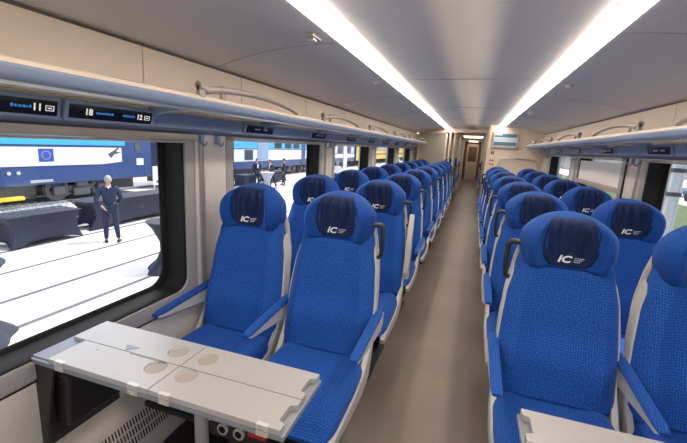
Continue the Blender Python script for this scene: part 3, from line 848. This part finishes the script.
def lay3(t, L):
    L(MB(), 39.3, 1.6, 49.5, 2.3).build('cyan_band', 'cyan', t); L(MB(), 39.3, .0, 49.5, .45).build('white_band', 'twhite', t)
    for k_ in range(6): L(MB(), 39.9+k_*1.6, .55, 40.9+k_*1.6, 1.35, .03).build('side_window', 'twhite' if k_ % 2 else 'twin', t)
t, bog, L, yc = coach(39.2, 49.6, 2.7, 'pale blue railway coach with small windows, seen through the third left window', lay3)
bog(42)
def lay4(t, L):
    L(MB(), 50.4, -.45, 109, .9).build('yellow_band', 'tyellow', t); L(MB(), 50.4, .95, 56, 2.3).build('yellow_band', 'tyellow', t)
    L(MB(), 56, 1.0, 74, 2.3).build('grey_band', 'silver', t); L(MB(), 74, .95, 109, 2.3).build('yellow_band', 'tyellow', t)
    L(MB(), 60, .25, 100, .45, .03).build('dark_stripe', 'under', t)
t, bog, L, yc = coach(50.2, 110, 2.7, 'long yellow and grey rail vehicle, seen through the farthest left windows', lay4)
bog(55); bog(70)
o = MB().box((-33, -20, G), (-30, 130, 8)).build('exhibition_hall', 'hall', smooth=False); tag(o, 'long grey building behind the trains, seen between the coaches', 'building')
# ladder/tripod and board between coaches
t = thing('step_ladder', (-14.0, 15.75, G), 'orange and yellow step ladder standing between the two coaches', 'ladder')
b = MB()
for sx in (-.25, .25): b.tube([(sx, .45, 0), (sx*.6, 0, 2.3)], .035, 6)
b.build('front_frame', 'orange', t); b = MB()
for sx in (-.25, .25): b.tube([(sx, -.5, 0), (sx*.6, 0, 2.3)], .035, 6)
b.build('rear_frame', 'tyellow', t)
for i in range(6): MB().box((-.2, .38-.075*i-.05, .35+i*.33), (.2, .38-.075*i+.05, .38+i*.33)).build('step', 'orange', t)
t = thing('notice_board', (-12.6, 13.1, G), 'small white notice board standing by the end of the coach', 'sign')
MB().box((-.02, -.36, .75), (.02, .36, 1.55), .01).build('panel', 'twhite', t); MB().box((.02, -.2, .85), (.025, .2, .95)).build('dark_label', 'under', t)
for q in (-.3, .3): MB().tube([(0, q, 0), (0, q, .8)], .02, 8).build('leg', 'alu', t)

# stretch covered tables
def buffet(loc, lx, ly, label, rz=0, h=.78):
    t = thing('covered_table', loc, label, 'table', 'black cloth tables outside', rz)
    MB().box((-lx/2, -ly/2, h-.02), (lx/2, ly/2, h), .01).build('tabletop', 'cloth', t)
    rings = []
    for z, f in ((h-.015, 1.0), (h*.7, .90), (h*.4, .90), (h*.15, .97), (0.0, 1.02)):
        R = []
        for k_ in range(40):
            a = 2*PI*k_/40; cx = math.copysign(min(1, abs(math.cos(a))*1.35), math.cos(a)); cy = math.copysign(min(1, abs(math.sin(a))*1.35), math.sin(a))
            corner = min(abs(cx), abs(cy))**2; pull = f if z == h-.015 else lerp(f*.86, f+.02, corner)
            zz = z + (.16*(1-corner) if z == 0 else 0)
            R.append((cx*lx/2*pull, cy*ly/2*pull, zz))
        rings.append(R)
    MB().loft(rings, caps=False).build('stretch_cloth', 'cloth', t)
    return t
def cocktail(loc, label, m='cloth', h=1.08, r=.36):
    t = thing('cocktail_table', loc, label, 'table', 'stretch covered cocktail tables')
    MB().lathe([(r, h-.02), (r, h), (.01, h+.002)], n=28).build('tabletop', m, t)
    rings = []
    for z, q in ((h-.01, r), (h*.85, r*.72), (h*.6, r*.42), (h*.4, r*.40), (h*.2, r*.62), (h*.05, r*1.0), (0, r*1.08)):
        rings.append([(q*(1+.14*math.cos(4*a)*(1-z/h)**1.5)*math.cos(a), q*(1+.14*math.cos(4*a)*(1-z/h)**1.5)*math.sin(a), z) for a in [2*PI*k_/36 for k_ in range(36)]])
    MB().loft(rings, caps=False).build('stretch_cloth', m, t)
    return t
buffet((-10.3, 6.6, G), .85, 1.8, 'black cloth buffet table covered with drinking glasses, outside the near window')
buffet((-10.6, 9.9, G), .85, 4.0, 'long black cloth table behind the man in the navy suit', h=.85)
buffet((-13.2, 24.2, G), .9, 2.6, 'dark cloth table near the coach door, outside the second left window')
buffet((-12.9, 20.1, G), .8, 1.2, 'dark cloth table at the left edge of the second window')
cocktail((-5.9, 6.35, G), 'black cocktail table at the right edge of the near window', r=.42)
cocktail((-5.95, 2.9, G), 'black cocktail table at the lower left corner of the near window', r=.42)
cocktail((-10.77, 19.07, G), 'silver grey cocktail table between the group of men', 'silver', 1.12, .42)
g0 = None
for i in range(4):
    for j in range(9):
        loc = (-10.6+i*.19, 5.85+j*.19, G+.78)
        if g0 is None:
            g0 = MB().lathe([(.03, 0), (.03, .004), (.006, .012), (.006, .07), (.032, .10), (.036, .14), (.030, .18)], n=10).build('wine_glass', 'clear'); o = g0
        else: o = g0.copy(); COL.objects.link(o)
        o.location = loc; tag(o, 'empty stemmed glass standing on the black buffet table outside', 'glass', 'glasses on the buffet table')
t = thing('feather_flag', (-9.9, 29.5, G), 'tall white feather flag outside the third left window', 'flag')
MB().tube([(0, .25, 0), (0, .25, 3.2)], .02, 8).build('pole', 'alu', t)
def ff(u, v): return (.03*math.sin(6*v), .25+(u)*(.75+.25*math.sin(3*v))-.05, .6+2.7*v)
b = MB().grid(ff, 6, 14); o = b.build('banner', 'twhite', t); o.modifiers.new('s', 'SOLIDIFY').thickness = .01

# ------------------------------------------------------------------ people
def person(loc, rz, label, jacket, trousers, hair, pose, scale=1.0, shirt='shirt', bald=False):
    t = thing('person', loc, label, 'person', 'people outside on the yard', rz); t.scale = (scale,)*3
    V = dict(pel=(0, 0, .95), waist=(0, .0, 1.10), chest=(0, 0, 1.32), neck=(0, .01, 1.49), skull=(0, -.005, 1.60))
    V.update(hipL=(-.10, 0, .92), hipR=(.10, 0, .92), kneeL=(-.11, -.02, .50), kneeR=(.11, -.02, .50), ankL=(-.12, .02, .09), ankR=(.12, .02, .09), toeL=(-.13, -.15, .03), toeR=(.13, -.15, .03),
             shL=(-.19, .0, 1.42), shR=(.19, 0, 1.42), elL=(-.25, .03, 1.15), elR=(.25, .03, 1.15), wrL=(-.24, -.05, .90), wrR=(.24, -.05, .90))
    V.update(pose)
    V = {k_: Vector(v) for k_, v in V.items()}
    R = dict(pel=.115, waist=.11, chest=.12, neck=.055, skull=.06, hipL=.09, hipR=.09, kneeL=.058, kneeR=.058, ankL=.038, ankR=.038, toeL=.032, toeR=.032, shL=.06, shR=.06, elL=.042, elR=.042, wrL=.028, wrR=.028)
    E_ = [('pel', 'waist'), ('waist', 'chest'), ('chest', 'neck'), ('neck', 'skull'), ('pel', 'hipL'), ('pel', 'hipR'), ('hipL', 'kneeL'), ('hipR', 'kneeR'), ('kneeL', 'ankL'), ('kneeR', 'ankR'), ('ankL', 'toeL'), ('ankR', 'toeR'),
          ('chest', 'shL'), ('chest', 'shR'), ('shL', 'elL'), ('shR', 'elR'), ('elL', 'wrL'), ('elR', 'wrR')]
    verts = list(V.keys()); co = [tuple(V[k_]) for k_ in verts]; rads = [R[k_] for k_ in verts]; ed = [(verts.index(a), verts.index(c)) for a, c in E_]
    # hands: palm and five fingers
    for sd_ in ('L', 'R'):
        e, w_ = V['el'+sd_], V['wr'+sd_]; d = (w_-e).normalized(); sx = -1 if sd_ == 'L' else 1
        side = d.cross(Vector((1, 0, 0))); side = side.normalized() if side.length > .1 else Vector((0, 1, 0))
        palm = w_+d*.055; wi = verts.index('wr'+sd_)
        co.append(tuple(palm)); rads.append((.030, .018)); pi_ = len(co)-1; ed.append((wi, pi_))
        for f in range(4):
            q = side*(f-1.5)*.019; a_ = palm+d*.045+q; b_ = a_+d*(.035, .042, .038, .028)[f]+Vector((-sx*.012, 0, 0))
            co.append(tuple(a_)); rads.append(.0095); co.append(tuple(b_)); rads.append(.008); ed.append((pi_, len(co)-2)); ed.append((len(co)-2, len(co)-1))
        a_ = w_+d*.045-side*.038; b_ = a_+d*.035-side*.008
        co.append(tuple(a_)); rads.append(.011); co.append(tuple(b_)); rads.append(.009); ed.append((pi_, len(co)-2)); ed.append((len(co)-2, len(co)-1))
    # head: cranium, jaw, nose, ears
    hc = V['skull']+Vector((0, -.012, .045)); hb = MB(); rings = []
    for i in range(1, 16):
        th = PI*i/16; ring_ = []
        for k_ in range(20):
            ph = 2*PI*k_/20; x, y, z = math.sin(th)*math.cos(ph), math.sin(th)*math.sin(ph), math.cos(th)
            x *= .078; y *= .098; z *= .118
            if z < 0: x *= 1+z*3.2; y = y*(1+z*1.2) - .012*(-z/.118)
            if abs(math.cos(ph)) < .35 and math.sin(ph) < 0 and -.045 < z < .012: y -= .020*(1-abs((z+.016)/.03))*(1-abs(math.cos(ph))/.35) if abs((z+.016)/.03) < 1 else 0
            if z > .0 and z < .03 and math.sin(ph) < -.6 and .25 < abs(math.cos(ph)) < .7: y += .006
            ring_.append(hc+Vector((x, y, z)))
        rings.append(ring_)
    hb.loft(rings)
    for sx in (-1, 1): hb.box(hc+Vector((sx*.076-.008, .0, -.025)), hc+Vector((sx*.076+.008, .022, .030)), .006)
    skin('body', co, ed, rads, 'skin', t, 2, hb)
    for sx in (-1, 1): MB().lathe([(.002, -.007), (.008, -.004), (.009, 0), (.008, .004), (.002, .007)], hc+Vector((sx*.031, -.088, .008)), 10).build('eye', 'hairdark', t)
    MB().box(hc+Vector((-.024, -.094, -.060)), hc+Vector((.024, -.086, -.054)), .002).build('mouth', mat('lips', (.35, .12, .10)), t)
    hr = MB(); rings = []
    for i in range(0, 10):
        th = PI*(.02+.56*i/9); ring_ = []
        for k_ in range(20):
            ph = 2*PI*k_/20; front = max(0, -math.sin(ph)); th2 = th*(1-.42*front)
            ring_.append(hc+Vector((math.sin(th2)*math.cos(ph)*.086, math.sin(th2)*math.sin(ph)*.106+.004, math.cos(th2)*.127)))
        rings.append(ring_)
    hr.loft(rings, caps=False); h_ = hr.build('hair', hair, t); sm = h_.modifiers.new('s', 'SOLIDIFY'); sm.thickness = .012
    def sub(keys, extra_r, name, m, trimf=None, addr={}):
        cs = [tuple(V[k_] if k_ not in addr else addr[k_]) for k_ in keys]; ee = [(keys.index(a), keys.index(c)) for a, c in E_ if a in keys and c in keys]
        rr = [R[k_]+extra_r+(.012 if k_ in ('chest', 'waist', 'pel') else 0) for k_ in keys]
        return skin(name, cs, ee, rr, m, t, 2)
    cuff = {k_: V[k_]+(V['el'+k_[-1]]-V[k_])*.10 for k_ in ('wrL', 'wrR')}
    sub(['pel', 'waist', 'chest', 'neck', 'shL', 'shR', 'elL', 'elR', 'wrL', 'wrR'], .017, 'jacket', jacket, addr=dict(cuff, neck=V['neck']+Vector((0, 0, -.035))))
    sub(['pel', 'hipL', 'hipR', 'kneeL', 'kneeR', 'ankL', 'ankR'], .016, 'trousers', trousers)
    MB().tube([V['neck']+Vector((0, 0, -.06)), V['neck']+Vector((0, 0, .005))], [.075, .062], 14).build('shirt_collar', shirt, t)
    MB().box(V['chest']+Vector((-.04, -.145, -.12)), V['chest']+Vector((.04, -.118, .10)), .01).build('shirt_front', shirt, t)
    for sx in 'LR':
        a, c = V['ank'+sx], V['toe'+sx]; dv = (c-a); dv.z = 0; dv.normalize(); sdv = Vector((-dv.y, dv.x, 0))
        b = MB(); rings = []
        for u_, w2, h2 in ((-.07, .030, .06), (-.04, .040, .085), (.05, .042, .075), (.12, .046, .05), (.19, .040, .04), (.215, .02, .03)):
            c0 = Vector((a.x, a.y, c.z-.03))+dv*u_
            rings.append([c0+sdv*w2*math.cos(q)+Vector((0, 0, h2*.5+h2*.5*math.sin(q))) for q in [2*PI*k_/12 for k_ in range(12)]])
        b.loft(rings); b.build('shoe', 'hairdark', t)
    return t
# facing -y by default; rz turns
person((-8.75, 7.40, G), math.radians(-130), 'man in a navy suit seen from behind outside the near window', 'navysuit', 'navysuit', 'hairgrey',
       dict(kneeL=(-.12, -.01, .50), ankL=(-.16, .06, .09), toeL=(-.20, -.10, .03), elR=(.30, .08, 1.16), wrR=(.16, .16, .98), elL=(-.28, -.05, 1.14), wrL=(-.18, -.22, 1.0)), 1.0)
person((-12.3, 20.5, G), math.radians(60), 'man in a navy suit standing left of the silver cocktail table', 'navysuit', 'navysuit', 'hairdark',
       dict(elR=(.24, -.10, 1.18), wrR=(.18, -.30, 1.08)), 1.0)
person((-11.5, 20.9, G), math.radians(-20), 'man in a dark open jacket and white shirt behind the silver cocktail table', 'greysuit', 'navysuit', 'hairdark',
       dict(chest=(0, -.06, 1.31), neck=(0, -.11, 1.47), skull=(0, -.14, 1.58), elR=(.24, -.18, 1.16), wrR=(.16, -.40, 1.10), elL=(-.24, -.16, 1.16), wrL=(-.14, -.38, 1.10), ankR=(.20, .20, .09), toeR=(.22, .03, .03), kneeR=(.15, .10, .5)), 1.0)
person((-11.7, 22.9, G), math.radians(-60), 'man in a charcoal suit standing right of the group with legs apart', 'greysuit', 'greysuit', 'hairdark',
       dict(kneeL=(-.16, -.04, .50), ankL=(-.24, -.06, .09), toeL=(-.28, -.23, .03), kneeR=(.16, 0, .5), ankR=(.24, .05, .09), toeR=(.28, -.12, .03), elL=(-.28, -.02, 1.15), wrL=(-.2, -.24, 1.08)), 1.0)
person((-8.2, 23.6, G), math.radians(200), 'grey haired person in a white shirt, seen through the third left window', 'shirt', 'greysuit', 'hairgrey', {}, 1.0)
person((-9.4, 25.2, G), math.radians(160), 'person in white clothes left of the grey haired person', 'shirt', 'shirt', 'hairdark', {}, 1.0)
person((-9.6, 52.0, G), math.radians(160), 'distant person in a white top before the yellow vehicle', 'shirt', 'navysuit', 'hairgrey', {}, 1.0)

# ------------------------------------------------------------------ outside, right
b = MB(); b.box((1.8, -30, G-.2), (60, 160, G-.02)); struct(b.build('ground_right', 'grass', smooth=False))
b = MB(); b.box((1.8, -30, G-.02), (6.2, 160, G+.0)); struct(b.build('ground_gravel', 'gravel', smooth=False))
b = MB(); b.box((14.0, -10, G-.02), (20, 160, G+.01)); struct(b.build('ground_path', 'concrete', smooth=False))
o = MB().box((20, -10, G), (20.3, 170, G+1.6)).build('boundary_wall', 'fence', smooth=False); tag(o, 'long pale grey boundary wall behind the grass, right windows', 'wall')
o = MB().box((34, 0, G), (40, 190, 9)).build('warehouse', 'hall', smooth=False); tag(o, 'long grey warehouse far beyond the grass, right windows', 'building')
for i, (y, c) in enumerate(((34, 'tblue'), (41, 'silver'), (48, 'twhite'), (57, 'tblue'), (68, 'silver'))):
    t = thing('parked_car', (16.5+.3*i, y, G), '%s parked car outside the right windows, %s from the camera' % ({'tblue': 'blue', 'silver': 'grey', 'twhite': 'white'}[c], ['nearest', 'second', 'third', 'fourth', 'farthest'][i]), 'car', 'parked cars beyond the grass')
    b = MB(); b.prism([(-2.1, .3), (2.1, .3), (2.15, .75), (1.3, .9), (.8, 1.4), (-1.0, 1.42), (-1.7, .95), (-2.15, .8)], -.85, .85, 'x'); b.build('body', c, t, bev=.08)
    b = MB(); b.prism([(1.15, .93), (.72, 1.34), (-.95, 1.36), (-1.45, .96)], -.87, .87, 'x'); b.build('side_window', 'twin', t)
    for wy in (-1.35, 1.35):
        for wx in (-.8, .8): MB().tube([(wx-.1, wy, .32), (wx+.1, wy, .32)], .32, 20).build('wheel', 'black', t)
t = thing('catenary_mast', (4.98, 11.8, G), 'white lattice mast standing outside the near right window', 'pole')
b = MB()
for sx in (-.10, .10):
    b.box((sx-.02, -.13, 0), (sx+.02, -.09, 7), .004); b.box((sx-.02, .09, 0), (sx+.02, .13, 7), .004)
b.build('uprights', 'twhite', t)
b = MB(); b.box((-.1, -.1, 0), (.1, .1, 7)); b.build('web', 'twhite', t)
MB().box((-.3, -.3, 0), (.3, .3, .25), .02).build('footing', 'concrete', t)
for z in (2.0, 2.6): MB().box((-.14, -.14, z), (.14, .14, z+.10), .01).build('band', 'under', t)
